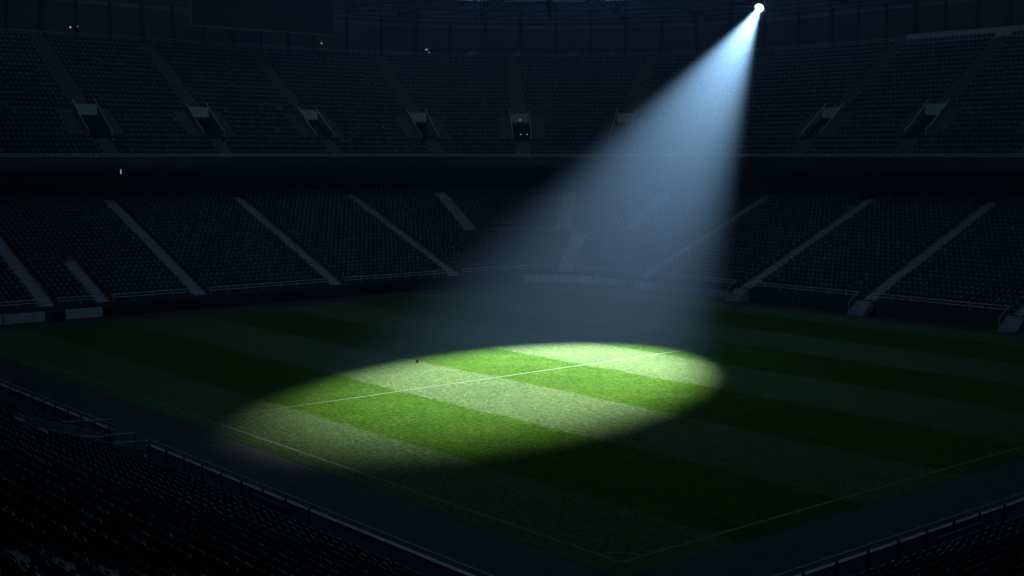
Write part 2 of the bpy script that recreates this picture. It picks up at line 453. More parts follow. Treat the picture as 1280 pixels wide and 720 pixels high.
# ------------------------------------------------------------------ perimeter boards
def board(u0, u1, z1, m, label, name='perimeter_board', group=None, d=-.42):
    xy, n = FAR.at((u0+u1)/2, d)
    root = thing(name, label, 'board', (*xy, 0), group)
    bm = bm_new(); sweep(bm, FAR, u0, u1, rect(d, d+.09, .06, z1), 3); obj('panel', bm, m, root)
    for u in (u0+.12*(u1-u0), u1-.12*(u1-u0)):
        bm = bm_new(); p, nn = FAR.at(u, d+.14); t = Vector((-nn.y, nn.x))
        obox(bm, (p.x,p.y,z1*.45), (*t,0), (*nn,0), (0,0,1), .03, .045, z1*.44)
        obj('support', bm, M['post'], root)
lab = ['pale board at the far left edge of the frame','pale board under the leftmost stair','pale board left of the black boards']
for k, (x0, x1) in enumerate(((1.2,4.9),(5.0,8.7),(10.6,14.1))):
    board(uX(x0), uX(x1), .98, M['white_board'], lab[k], group='white boards along the far wall')
xs = np.linspace(14.3, 57.0, 12)
for k in range(11):
    s = 'black board low against the far left wall, ' + ('at its left end beside the pale board' if k == 0 else 'at its right end near the corner' if k == 10 else ['second','third','fourth','fifth','sixth','seventh','eighth','ninth','tenth'][k-1] + ' from the pale boards')
    board(uX(xs[k]+.03), uX(xs[k+1]-.03), 1.12, M['black_board'], s, group='black boards along the far left wall')
an = np.linspace(64.5, 0, 6)
for k in range(5):
    s = ['pale curved board at the left end of the corner wall','pale curved board left of the corner stair','pale curved board below the corner stair','pale curved board right of the corner stair','pale curved board where the corner ends'][k]
    board(uA(an[k])+.4, uA(an[k+1])-.4, .95, M['white_board'], s, group='white boards along the corner wall')
for k, (y0, y1) in enumerate(((73.9,71.4),(71.3,66.0),(65.9,60.5),(60.4,55.2))):
    s = ['first','second','third','fourth'][k] + ' grey-white board right of the corner along the far right wall'
    board(uY(y0), uY(y1), .9, M['white_board'] if k < 2 else M['navy'], s, group='boards along the far right wall')
# small pieces on the edge of the pitch
r = thing('litter_bin', 'small round black bin in front of the pale left boards', 'bin', (10.0,83.1,0))
bm = bm_new(); lathe(bm, [(.34,0.01),(.40,.2),(.42,.6),(.40,.72)], (10.0,83.1,0), (0,0,1), 16); obj('drum', bm, M['rubber'], r, True)
bm = bm_new(); lathe(bm, [(.43,.721),(.43,.76),(.2,.84)], (10.0,83.1,0), (0,0,1), 16); obj('lid', bm, M['rubber'], r, True)
r = thing('equipment_box', 'small dark box in front of the pale boards right of the corner', 'box', (70.7,69.6,0))
bm = bm_new(); box(bm, 70.35, 70.95, 69.2, 70.0, .02, .85); obj('cabinet', bm, M['black_board'], r)
bm = bm_new(); box(bm, 70.30, 71.0, 69.15, 70.05, .852, .92); obj('lid', bm, M['post'], r)
r = thing('cable_reel', 'black cable reel beside the pale steps, second from the right', 'reel', (69.9,36.6,0))
for s in (-.22, .19):
    bm = bm_new(); lathe(bm, [(.5,s),(.5,s+.04)], (69.9,36.6,.52), (.3,-1,0), 20); obj('flange', bm, M['rubber'], r)
bm = bm_new(); lathe(bm, [(.3,-.18),(.3,.19)], (69.9,36.6,.52), (.3,-1,0), 16); obj('drum', bm, M['post'], r)
r = thing('barrier_frame', 'small grey metal frame standing before the far right wall', 'frame', (70.4,45.8,0))
bm = bm_new()
for s in (0, .9): bar(bm, (70.4,45.4+s,.012), (70.4,45.4+s,1.15), .035)
for h in (.15, 1.13): bar(bm, (70.4,45.4,h), (70.4,46.3,h), .03)
obj('tube_frame', bm, M['pale_steel'], r)
bm = bm_new(); box(bm, 70.385, 70.415, 45.47, 46.23, .2, 1.08); obj('infill', bm, M['dark_wall'], r)
r = thing('marker_post', 'slim pale post standing before the pale corner boards', 'post', (70.9,75.3,0))
bm = bm_new(); bar(bm, (70.9,75.3,.012), (70.9,75.3,1.35), .06); obj('shaft', bm, M['cap'], r)
bm = bm_new(); box(bm, 70.7, 71.1, 75.1, 75.5, .012, .08); obj('foot', bm, M['post'], r)
bm = bm_new(); bmesh.ops.create_icosphere(bm, subdivisions=2, radius=.11); bmesh.ops.translate(bm, verts=bm.verts, vec=(21.3,42.6,.124))
tag(obj('ball', bm, M['rubber'], smooth=True), 'small dark ball lying on the grass at the upper left rim of the light', 'ball')

# ------------------------------------------------------------------ upper tier
UD, UT, UR, UZ, UN = 17.0, .87, .585, 14.55, 26
upper = thing('upper_stand', 'steep upper seating deck with entrance openings above the dark concourse', 'stand', (88,101,14))
AU = [uX(23.4),uX(37.2),uX(52.4),uA(78.0),uA(54.3),uA(30.2),uA(8.5),uY(61.4),uY(47.3),uY(32.6),uY(18.2),uX(9.2),uX(-5)]
V0, V1 = 5, 10                     # rows cut by the entrance
vw, fw = 2.5, 1.5
bm = bm_new()
for i in range(UN):
    d0, z = UD + i*UT, UZ + i*UR
    holes = [FAR.span(u, d0+.4, vw) for u in AU] if V0 <= i < V1 else []
    for a, b in subtract(0, FAR.end, holes):
        sweep(bm, FAR, a, b, [(d0,z-UR-.25),(d0+UT,z-.25),(d0+UT,z),(d0,z)])
sweep(bm, FAR, 0, FAR.end, rect(UD+UN*UT, UD+UN*UT+2.6, UZ+(UN-1)*UR-.3, UZ+(UN-1)*UR+.01))
obj('terrace', bm, M['concrete'], upper)
bm = bm_new()
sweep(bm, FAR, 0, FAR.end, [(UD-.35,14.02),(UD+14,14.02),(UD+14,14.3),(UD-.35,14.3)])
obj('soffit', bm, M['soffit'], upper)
bm = bm_new(); sweep(bm, FAR, 0, FAR.end, rect(UD-.5, UD-.352, 14.0, 15.15)); obj('fascia', bm, M['fascia'], upper)
bm = bm_new(); sweep(bm, FAR, 0, FAR.end, rect(UD-.349, UD-.02, 14.302, 15.10)); obj('front_upstand', bm, M['concrete'], upper)
bm = bm_new(); path_bar(bm, FAR, 0, FAR.end, UD-.3, 15.42, .035); path_bar(bm, FAR, 0, FAR.end, UD-.42, 15.19, .035)
u = 1.0
while u < FAR.end:
    xy, n = FAR.at(u, UD-.3); bar(bm, (*xy, 15.1), (*xy, 15.42), .02); u += 2.0*FAR.per_m(u, UD)
obj('front_handrail', bm, M['rail'], upper)
for u in AU:
    bm = bm_new()
    for i in list(range(0, V0)) + list(range(V1, UN)):
        d0, z = UD + i*UT, UZ + i*UR
        a, b = FAR.span(u, d0+.4, 1.5 if i < V0 else 1.45)
        sweep(bm, FAR, a, b, rect(d0-.012, d0+UT-.02, z-.3, z+.012))
        sweep(bm, FAR, a, b, rect(d0+UT*.5, d0+UT-.014, z+.012, z+UR*.5))
    for s in (-1, 1):
        for i in range(V0, V1):
            d0, z = UD + i*UT, UZ + i*UR
            k = FAR.per_m(u, d0+.4); c = u + s*(vw/2 + .16 + fw/2)*k
            a, b = FAR.span(c, d0+.4, fw)
            sweep(bm, FAR, a, b, rect(d0-.012, d0+UT-.02, z-.3, z+.012))
            sweep(bm, FAR, a, b, rect(d0+UT*.5, d0+UT-.014, z+.012, z+UR*.5))
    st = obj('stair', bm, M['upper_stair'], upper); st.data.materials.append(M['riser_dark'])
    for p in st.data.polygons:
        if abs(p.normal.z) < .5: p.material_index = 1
    # entrance: side walls with sloping tops, back wall with a pale lintel, floor
    zf = UZ + (V0-1)*UR; d0, d1 = UD + V0*UT, UD + V1*UT; ztop = UZ + V1*UR + .75
    zd = ztop - 1.3
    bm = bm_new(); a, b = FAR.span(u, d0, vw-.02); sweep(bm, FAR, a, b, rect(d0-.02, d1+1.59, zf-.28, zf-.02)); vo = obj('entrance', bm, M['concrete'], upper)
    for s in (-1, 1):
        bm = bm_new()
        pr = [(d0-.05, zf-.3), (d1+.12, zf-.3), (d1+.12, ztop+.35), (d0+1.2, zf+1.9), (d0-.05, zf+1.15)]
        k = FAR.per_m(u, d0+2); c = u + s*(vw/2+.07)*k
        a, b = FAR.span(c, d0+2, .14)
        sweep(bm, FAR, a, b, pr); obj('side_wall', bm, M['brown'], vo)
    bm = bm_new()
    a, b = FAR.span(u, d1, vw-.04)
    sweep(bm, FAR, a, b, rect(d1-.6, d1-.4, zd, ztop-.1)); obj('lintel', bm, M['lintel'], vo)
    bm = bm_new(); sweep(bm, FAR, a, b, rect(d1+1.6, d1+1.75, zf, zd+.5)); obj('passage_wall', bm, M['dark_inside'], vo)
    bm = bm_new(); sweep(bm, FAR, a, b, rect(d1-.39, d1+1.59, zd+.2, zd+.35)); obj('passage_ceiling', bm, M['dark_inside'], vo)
    for s in (-1, 1):
        bm = bm_new()
        k = FAR.per_m(u, d0+2); c = u + s*(vw/2+.07)*k
        q = [FAR.at(c, d)[0] for d in (d0-.05, d0+1.2, d1+.12)]
        bar(bm, (*q[0], zf-.2), (*q[0], zf+1.25), .04); bar(bm, (*q[0], zf+1.25), (*q[1], zf+2.0), .04); bar(bm, (*q[1], zf+2.0), (*q[2], ztop+.45), .04)
        obj('handrail', bm, M['rail'], vo)
for i in range(UN):
    d, z = UD + i*UT + .6, UZ + i*UR
    holes = [FAR.span(u, d, (vw+2*fw+.5) if V0 <= i < V1 else 1.62) for u in AU]
    row_seats(FAR, d, z, 1, FAR.end-1, holes, FAR_SEATS)
# balustrade behind the last row
bm = bm_new(); dz = UZ + (UN-1)*UR; db = UD + UN*UT + .25
path_bar(bm, FAR, 1, FAR.end-1, db, dz+1.1, .03)
u = 1.0
while u < FAR.end-1:
    xy, n = FAR.at(u, db); bar(bm, (*xy, dz), (*xy, dz+1.1), .022); u += .9*FAR.per_m(u, db)
obj('rear_balustrade', bm, M['rail'], upper)

# ------------------------------------------------------------------ ring of the roof and the rear wall
RX0, RX1, RY0, RY1, RC = -7.3, 71.7, -7.3, 84.0, 10.0
def ring_pts(d, n=10):
    r = max(RC + d, .5)
    pts = []
    for cx, cy, a0 in ((RX1-RC,RY0+RC,-90),(RX1-RC,RY1-RC,0),(RX0+RC,RY1-RC,90),(RX0+RC,RY0+RC,180)):
        pts += [Vector((cx + r*math.cos(math.radians(a0+90*i/n)), cy + r*math.sin(math.radians(a0+90*i/n)))) for i in range(n+1)]
    return pts
def ring_band(bm, d0, z0, d1, z1, th):
    A, B = ring_pts(d0), ring_pts(d1); n = len(A)
    vs = [[bm.verts.new((*P[i], z)) for i in range(n)] for P, z in ((A,z0),(B,z1),(B,z1+th),(A,z0+th))]
    for i in range(n):
        j = (i+1) % n
        for k in range(4):
            bm.faces.new((vs[k][i], vs[k][j], vs[(k+1) % 4][j], vs[(k+1) % 4][i]))
RB = 41.6          # rear wall offset
ZR = 35.4          # underside of the trusses at the back
roof = thing('stadium_roof', 'dark latticed steel roof ring above the upper stand', 'roof', (32,38,ZR))
bm = bm_new(); ring_band(bm, -8.2, ZR+5.2, 22.0, ZR+3.81, .12); obj('roof_deck', bm, M['dark_wall'], roof)
bm = bm_new()
A, B = ring_pts(22.02), ring_pts(RB+1.2); n = len(A)
for i in range(n):                              # opaque outer deck on the near sides
    j = (i+1) % n
    far = all((p.y > 84 or p.x > 71.7) and p.x > XS-1 and p.y > YE-1 for p in (A[i], A[j])) 
    m_ = (A[i]+A[j])/2
    if far or (m_.y > 90 and m_.x > 0) or (m_.x > 80 and m_.y > 6): continue
    bm.faces.new([bm.verts.new(q) for q in ((*A[i], ZR+3.87), (*A[j], ZR+3.87), (*B[j], ZR+2.96), (*B[i], ZR+2.96))])
obj('outer_deck', bm, M['dark_wall'], roof)
bm = bm_new(); sweep(bm, FAR, -8, FAR.end+8, [(22.02,ZR+3.81),(RB+1.2,ZR+2.9),(RB+1.2,ZR+3.0),(22.02,ZR+3.91)]); obj('roof_glazing', bm, M['roof_sheet'], roof)
def full_at(t, d):
    """t: metres along the far side path at the wall (straights) and degrees in the turn"""
    return FAR.at(t, d)[0]
DI = -8.0
def top_z(d): return ZR + 2.75 + (RB-d)/(RB-DI)*2.3
tr_u = []
u = 3.0
while u < FAR.end:
    tr_u.append(u); u += 8.5*(FAR.per_m(u, 28) if FAR.l1 < u < FAR.l1+90 else 1.0)
nodes = np.linspace(RB-.4, DI+.4, 9)
for u in tr_u:
    bm = bm_new()
    low = [Vector((*full_at(u, d), ZR + (.0 if k else .3))) for k, d in enumerate(nodes)]
    up = [Vector((*full_at(u, d), top_z(d))) for d in nodes]
    bar(bm, low[0], low[-1], .24); bar(bm, up[0], up[-1], .18)
    for k in range(len(nodes)):
        bar(bm, low[k], up[k], .11)
        if k+1 < len(nodes): bar(bm, low[k] if k % 2 else up[k], up[k+1] if k % 2 else low[k+1], .14)
    obj('truss', bm, M['steel'], roof)
for d in list(nodes[:8]):
    bm = bm_new()
    path_bar(bm, FAR, 0, FAR.end, d, top_z(d)-.05, .10)
    if int(round((RB-d)/6.2)) % 2 == 0: path_bar(bm, FAR, 0, FAR.end, d, ZR+.05, .11)
    obj('purlin', bm, M['steel'], roof)
# plan bracing between neighbouring trusses, and gutter lines at the back
bm = bm_new()
for k, (a, b) in enumerate(zip(tr_u, tr_u[1:])):
    for j in range(0, 8, 2):
        p = Vector((*full_at(a, nodes[j]), ZR+.1)); q = Vector((*full_at(b, nodes[min(j+2, 8)]), ZR+.1))
        p2 = Vector((*full_at(b, nodes[j]), ZR+.16)); q2 = Vector((*full_at(a, nodes[min(j+2, 8)]), ZR+.16))
        bar(bm, p, q, .12)
obj('plan_bracing', bm, M['steel'], roof)
bm = bm_new()
for d, z, w in ((RB-.5,ZR-.15,.10),(RB-.5,ZR+.45,.09),(RB-1.2,ZR+1.0,.08),(RB-.6,ZR+1.7,.08)): path_bar(bm, FAR, 0, FAR.end, d, z, w)
obj('gutter_rail', bm, M['pale_steel'], roof)

rear = thing('rear_wall', 'pale translucent wall with dark posts behind the top row of the upper stand', 'wall', (90,110,29))
zb = UZ + (UN-1)*UR - .3
pu = []
u = 0.0
while u < FAR.end:
    pu.append(u); u += 4.3*(FAR.per_m(u, RB-RC) if FAR.l1 < u < FAR.l1+90 else 1.0)
for a, b in zip(pu, pu[1:]):
    bm = bm_new(); sweep(bm, FAR, a+.02, b-.02, rect(RB, RB+.1, zb, ZR+2.9)); obj('wall_panel', bm, M['wall_sheet'], rear)
for k, u in enumerate(pu):
    bm = bm_new(); xy, n = FAR.at(u, RB-.22); t = Vector((-n.y, n.x))
    obox(bm, (*xy, (zb+ZR+2.6)/2), (*t,0), (*n,0), (0,0,1), .16 if k % 3 else .3, .15, (ZR+2.6-zb)/2); obj('wall_post', bm, M['steel'], rear)
bm = bm_new(); sweep(bm, FAR, 0, FAR.end, rect(RB-.12, RB-.02, zb+.01, zb+1.75)); obj('window_band', bm, M['band'], rear)
bm = bm_new(); sweep(bm, FAR, 0, FAR.end, rect(RB-.14, RB-.005, ZR-1.2, ZR-.75)); obj('rail_band', bm, M['pale_steel'], rear)
bm = bm_new(); sweep(bm, FAR, uY(61.5), FAR.end, rect(RB-.5, RB-.40, zb+.6, zb+1.9)); obj('pale_strip', bm, M['lintel'], rear)
# outer shell that closes the bowl below and around
shell = thing('outer_wall', 'plain dark outer wall closing the stadium behind the stands', 'wall', (32,38,0))
bm = bm_new()
A = ring_pts(RB+.6); n = len(A)
for i in range(n):
    p, q = A[i], A[(i+1) % n]
    v = [bm.verts.new((*p,-.1)), bm.verts.new((*q,-.1)), bm.verts.new((*q,ZR+3.2)), bm.verts.new((*p,ZR+3.2))]
    far = (p.y > 84 or p.x > 71.7) and (q.y > 84 or q.x > 71.7) and p.x > -16 and p.y > 2 and q.x > -16 and q.y > 2
    if far: v[2].co.z = v[3].co.z = zb - .2
    bm.faces.new(v)
me_o = obj('shell', bm, M['dark_wall'], shell)
sm = me_o.modifiers.new('thick', 'SOLIDIFY'); sm.thickness = .4; sm.offset = 1

# commentary boxes in the corner behind the top row
glass_dim = mat('dark_box_glass', (.05,.06,.07), .7, .3, 2.0)
pane_lit = emit('dim_lit_pane', (.55,.8,1.0), .006)
for k, (deg, w) in enumerate(((60.5,2.2),(54.2,2.6),(49.0,2.0),(44.0,3.4),(38.0,2.4),(33.0,2.2),(14.5,2.6))):
    s = ['leftmost small dark box on the top row under the roof','dark box on the top row straight above the corner entrance','narrow dark box right of the corner entrance line','widest dark box on the top row, centre of the corner','dark box on the top row left of the beam, second','dark box on the top row just left of the beam','dark box on the top row right of the beam under the lamp'][k]
    d = db + 1.1; xy, n = FAR.at(uA(deg), d); t = Vector((-n.y, n.x))
    root = thing('commentary_box', s, 'booth', (*xy, dz), 'booths behind the top row')
    bm = bm_new()
    obox(bm, (*xy, dz+.42), (*t,0), (*n,0), (0,0,1), w/2, .6, .4)
    obox(bm, (*(xy+n*.45), dz+1.3), (*t,0), (*n,0), (0,0,1), w/2, .15, .475)
    obox(bm, (*xy, dz+1.83), (*t,0), (*n,0), (0,0,1), w/2+.1, .68, .05); obj('cabin', bm, M['dark_wall'], root)
    m = 3 if w > 2.4 else 2
    for j in range(m):
        bm = bm_new()
        c = xy - n*.55 + t*(w*((j+.5)/m-.5)); obox(bm, (*c, dz+1.3), (*t,0), (*n,0), (0,0,1), w/m/2-.06, .02, .40)
        obj('window', bm, pane_lit if (k + j) % 3 == 1 else glass_dim, root)
    for j in range(m+1):
        bm = bm_new()
        c = xy - n*.55 + t*(w*(j/m-.5)*.985); obox(bm, (*c, dz+1.3), (*t,0), (*n,0), (0,0,1), .035, .03, .475)
        obj('window_frame', bm, M['post'], root)

# ------------------------------------------------------------------ video screen
vs = thing('video_screen', 'large unlit dark video screen hanging under the roof at upper left', 'screen', (43.8,104,30))
sx0, sx1, sy, sz0, sz1 = 33.9, 53.2, 104.0, 30.05, 35.2
bm = bm_new(); box(bm, sx0+.12, sx1-.12, sy, sy+.5, sz0+.12, sz1); obj('display', bm, M['screen'], vs)
bm = bm_new()
box(bm, sx0, sx1, sy-.06, sy+.7, sz0, sz0+.118); box(bm, sx0, sx0+.118, sy-.06, sy+.7, sz0+.12, sz1); box(bm, sx1-.118, sx1, sy-.06, sy+.7, sz0+.12, sz1)
obj('frame', bm, M['pale_steel'], vs)
for x in (sx0+2, (sx0+sx1)/2, sx1-2):
    bm = bm_new(); box(bm, x-.15, x+.15, sy+.52, sy+.85, sz0+.3, ZR+2.5); obj('hanger', bm, M['pale_steel'], vs)
bm = bm_new()
for x in (sx0-.45,):
    bar(bm, (x,sy+.6,sz0+.1), (x,sy+.6,ZR+2), .05)
    for j in range(5): bar(bm, (x,sy+.6,sz0+.3+j), (sx0-.01,sy+.6,sz0+.8+j), .03)
obj('side_ladder', bm, M['pale_steel'], vs)

# ------------------------------------------------------------------ small lamps
lamp_dim = emit('dim_lamp_lens', (.75,.85,1.0), .10)
lamp_bright = emit('bright_lamp_lens', (.8,.92,1.0), .30)
H, CX, CY, FPX, HY = 15.2, 640.0, 360.0, 1587.0649, 195.0
CAM = Vector((-32.98577, -32.91644, H)); TH = math.atan((CY-HY)/FPX)
XD = Vector((0.76578649, 0.64310205)); YD = Vector((-0.64310205, 0.76578649))
def ray(px, py):
    x, y = (px-CX)/FPX, (py-CY)/FPX
    fw = math.cos(TH) - y*math.sin(TH); dn = y*math.cos(TH) + math.sin(TH)
    # camera right/forward expressed along the world axes
    return Vector((x*XD.x + fw*XD.y, x*YD.x + fw*YD.y, -dn))
def on_ring(px, py, d):
    """point where the sight line meets the far bowl at offset d (a measurement of where the lamp hangs)"""
    r = ray(px, py); best = None
    for k in range(4000):
        p = CAM + r*(90 + k*.05)
        q = max(p.x-61.7, 0), max(p.y-74, 0)
        dd = (math.hypot(*q) - 10) if (q[0] > 0 and q[1] > 0) else max(p.x-71.7, p.y-84)
        if dd >= d: return p
    return p
def project(p):
    v = Vector(p) - CAM
    rt = v.x*XD.x + v.y*YD.x; fw = v.x*XD.y + v.y*YD.y; u = v.z
    zc = fw*math.cos(TH) - u*math.sin(TH); yc = -(u*math.cos(TH)) - fw*math.sin(TH)
    if zc <= 0: return None
    return CX + FPX*rt/zc, CY + FPX*yc/zc, zc
cl = [(51,208),(113,207.5),(157,208),(217,208),(270,208),(321,208),(387,208),(448,207),(460,207.5),(516,207.5),(545,207.5),(580,207.5),(652,207.5),(678,207.5),(716,207),(738,207.5),(837,207),(877,207),(907,207),(956,208.5),(998,208),(1088,208),(1140,209),(1159,210),(1239,209.5)]
mk_b = None
for k, (px, py) in enumerate(cl):
    p = on_ring(px, py, UD + 1.5); p.z = 13.96
    side = 'left' if px < 560 else 'corner' if px < 830 else 'right'
    idx = sum(1 for q in cl[:k] if ('left' if q[0] < 560 else 'corner' if q[0] < 830 else 'right') == side)
    o_ = ['first','second','third','fourth','fifth','sixth','seventh','eighth','ninth','tenth','eleventh','twelfth'][idx]
    root = thing('ceiling_lamp', f'faint round lamp under the upper deck front, {o_} from the left on the {side} side' if side != 'corner' else f'faint round lamp under the upper deck front, {o_} from the left in the corner', 'lamp', p, 'lamps under the upper deck')
    if mk_b is None:
        bm = bm_new(); lathe(bm, [(.20,.02),(.22,-.08)], (0,0,0), (0,0,1), 12); mk_b = obj('housing', bm, M['pale_steel'])
        bm = bm_new(); lathe(bm, [(.17,-.082),(.15,-.15),(.06,-.17)], (0,0,0), (0,0,1), 12); mk_l = obj('lens', bm, lamp_dim)
        mk_b.parent = root; mk_l.parent = root
    else:
        for s in (mk_b, mk_l):
            c = s.copy(); COL.objects.link(c); c.parent = root
def small_lamp(px, py, d, label, r=.12):
    p = on_ring(px, py, d); root = thing('marker_lamp', label, 'lamp', p)
    n = (CAM - p).normalized()
    bm = bm_new(); lathe(bm, [(r*1.3,-.14),(r*1.3,-.02)], p, n, 12); obj('housing', bm, M['post'], root)
    bm = bm_new(); lathe(bm, [(r,-.018),(r*.8,.03)], p, n, 12); obj('lens', bm, lamp_bright, root)
small_lamp(88, 34, db-UD+UD, 'tiny bright lamp on the top row near the upper left corner', .13)
small_lamp(97, 33, db, 'tiny fainter lamp just right of the upper left one', .07)
small_lamp(402, 54, db, 'tiny bright lamp under the right end of the dark screen', .12)
small_lamp(533, 62, db, 'brightest tiny lamp on the top row left of the corner', .15)
small_lamp(536, 65.5, db-.6, 'tiny lamp just below the brightest one on the top row', .09)
small_lamp(650, 150, UD+V1*UT-.9, 'tiny lamp on the pale lintel of the corner entrance', .10)
small_lamp(651, 168, UD+V1*UT-.3, 'left one of two tiny lamps inside the corner entrance', .09)
small_lamp(659, 168, UD+V1*UT-.3, 'right one of two tiny lamps inside the corner entrance', .09)
p = on_ring(151, 211, UD+4)
r = thing('tube_lamp', 'short upright lit tube in the dark concourse at left', 'lamp', p)
bm = bm_new(); bar(bm, p-Vector((0,0,.55)), p+Vector((0,0,.55)), .05, 8); obj('tube', bm, emit('tube_glow', (.8,1.0,.95), .55), r)
bm = bm_new(); box(bm, p.x-.06, p.x+.06, p.y+.07, p.y+.16, p.z-.65, p.z+.65); obj('back_plate', bm, M['post'], r)
for s in (-.62, .62):
    bm = bm_new(); box(bm, p.x-.06, p.x+.06, p.y-.05, p.y+.068, p.z+s-.04, p.z+s+.04); obj('end_cap', bm, M['post'], r)

# ------------------------------------------------------------------ near stand
NT, NR, NX, NZ, NN = .89, .352, -8.95, 1.05, 22
near = thing('near_stand', 'dark near seating terrace with cut gangway in the lower left foreground', 'stand', (-9,10,0))
GY0, GY1, GX = 22.4, 27.3, -13.0           # gangway cut
AY0, AY1 = -8.1, -7.05                       # stair in the left part, seen end-on
bm = bm_new()
for i in range(NN):
    x1, z = NX - i*NT, NZ + i*NR
    y0 = x1 + .02
    x0 = x1 - NT
    pieces = [(y0, 60)]
    if x1 > GX: pieces = [(y0, GY0), (GY1, 60)]
    for a, b in pieces: box(bm, x0-.01, x1, a, b, max(.0, z-.9), z)
    # the other arm, along X
    box(bm, y0, 45, x0-.01, x1, max(.0, z-.9), z)
obj('terrace', bm, M['concrete'], near)
bm = bm_new()
for i in range(NN):
    x1, z = NX - i*NT, NZ + i*NR
    if x1 > AY0-1: continue
    box(bm, x1-NT+.02, x1-NT*.5, AY0, AY1, z+.002, z+NR*.5); box(bm, x1-NT*.5+.002, x1+.004, AY0, AY1, z+.001, z+.014)
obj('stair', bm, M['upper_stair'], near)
bm = bm_new(); box(bm, GX, NX+.2, GY0+.2, GY1-.2, .3, .62); box(bm, NX+.201, -6.2, GY0+.6, GY1-.6, .012, .30)
for j in range(3): box(bm, GX-.45*(j+1), GX-.45*j-.002, GY0+.6, GY1-.6, .6, .9+.5*j)
obj('gangway_floor', bm, M['stair'], near)
for y in (GY0, GY1-.18):
    bm = bm_new(); v = []
    for yy in (y, y+.18): v.append([bm.verts.new(p) for p in ((GX-.2,yy,.3),(NX+.1,yy,.3),(NX+.1,yy,1.6),(GX-.2,yy,3.2))])
    bm.faces.new(v[0]); bm.faces.new(v[1][::-1])
    for k in range(4): bm.faces.new((v[0][k], v[0][(k+1) % 4], v[1][(k+1) % 4], v[1][k]))
    obj('gangway_wall', bm, M['gangway'], near)
for a, b in ((GY0+.19, GY0+1.4), (GY1-1.5, GY1-.19)):
    bm = bm_new(); box(bm, GX-.2, GX-.02, a, b, .62, 3.0); obj('gangway_wall', bm, M['gangway'], near)

# seats of the near stand: facing the pitch
near_pl = []
for i in range(NN):
    x1, z = NX - i*NT, NZ + i*NR
    xs_ = x1 - .62
    # left arm (rows along Y)
    y = math.ceil((x1 + .6)/PITCH_W)*PITCH_W; c = 0
    while y < 58:
        ok = not (AY0-.32 < y < AY1+.32 and i > 0) and not (x1 > GX-.4 and GY0-.35 < y < GY1+.35)
        if ok: near_pl.append((xs_, y, z, -PI/2, 'left', i, c))
        y += PITCH_W; c += 1
    x = math.ceil((x1 + .6)/PITCH_W)*PITCH_W; c = 0
    while x < 42:
        if not (18.6 < x < 20.2): near_pl.append((x, xs_, z, 0.0, 'right', i, c))
        x += PITCH_W; c += 1
vis = []
for s in near_pl:
    q = project((s[0], s[1], s[2]+.7))
    if q is None: continue
    m = 1.5*FPX/q[2]
    if -m-40 < q[0] < 1280+m+40 and q[1] < 720+m+40: vis.append((q[2], q, s))
inframe = sorted([v for v in vis if -4 < v[1][0] < 1284 and v[1][1] < 722], key=lambda v: v[0])
heroes = inframe[:296]; hero_ids = {(v[2][4], v[2][5], v[2][6]) for v in heroes}

def hero_seat():
    root = bpy.data.objects.new('stadium_seat', None); COL.objects.link(root)
    # backrest: curved shell with a rolled top edge
    bm = bm_new(); nx, prof = 8, [(.40,0.0),(.44,-.015),(.60,-.05),(.75,-.085),(.83,-.105),(.862,-.125),(.868,-.150),(.855,-.168),(.835,-.170)]
    G = []
    for z, y in prof:
        row = []
        for j in range(nx+1):
            t = j/nx*2-1
            hw = .262 - (.03 if z > .84 else .012 if z > .8 else .015 if z < .43 else 0)
            zz = z - (.045*abs(t)**4 if z > .7 else 0) + (.05*abs(t)**4 if z < .5 else 0)
            row.append(bm.verts.new((t*hw, y - .035*(1-t*t) - .10 + .0, zz)))
        G.append(row)
    for a, b in zip(G, G[1:]):
        for j in range(nx): bm.faces.new((a[j], a[j+1], b[j+1], b[j]))
    r_ = bmesh.ops.solidify(bm, geom=bm.faces[:], thickness=.022)
    back = obj('backrest', bm, M['hero'], None, True); back.parent = root
    # pan: folded up, rounded front edge
    bm = bm_new(); G = []
    for z, y in ((.36,.02),(.40,.05),(.50,.045),(.62,.03),(.70,.01),(.725,-.02)):
        row = []
        for j in range(7):
            t = j/6*2-1; hw = .225 - (.03 if z > .71 else 0)
            row.append(bm.verts.new((t*hw, y + .02*(1-t*t)-.02, z - (.03*abs(t)**4 if z > .6 else 0))))
        G.append(row)
    for a, b in zip(G, G[1:]):
        for j in range(6): bm.faces.new((a[j], a[j+1], b[j+1], b[j]))
    bmesh.ops.solidify(bm, geom=bm.faces[:], thickness=.03)
    pan = obj('seat', bm, M['hero'], None, True); pan.parent = root
    bm = bm_new()
    box(bm, -.24, .24, -.10, -.05, .36, .40)
    for s in (-.17, .17): box(bm, s-.02, s+.02, -.098, -.052, .005, .358); box(bm, s-.05, s+.05, -.14, .02, .0, .004)
    br = obj('bracket', bm, M['bracket'], None); br.parent = root
    return root, (back, pan, br)
ORD = ['first','second','third','fourth','fifth','sixth','seventh','eighth','ninth','tenth','eleventh','twelfth','thirteenth','fourteenth','fifteenth','sixteenth','seventeenth','eighteenth','nineteenth','twentieth',
       'twenty-first','twenty-second','twenty-third','twenty-fourth','twenty-fifth','twenty-sixth','twenty-seventh','twenty-eighth','twenty-ninth','thirtieth','thirty-first','thirty-second','thirty-third','thirty-fourth','thirty-fifth','thirty-sixth','thirty-seventh','thirty-eighth','thirty-ninth','fortieth']
rows = {}
for q_, q, s in heroes: rows.setdefault((s[4], s[5]), []).append(s)
lab_of = {}
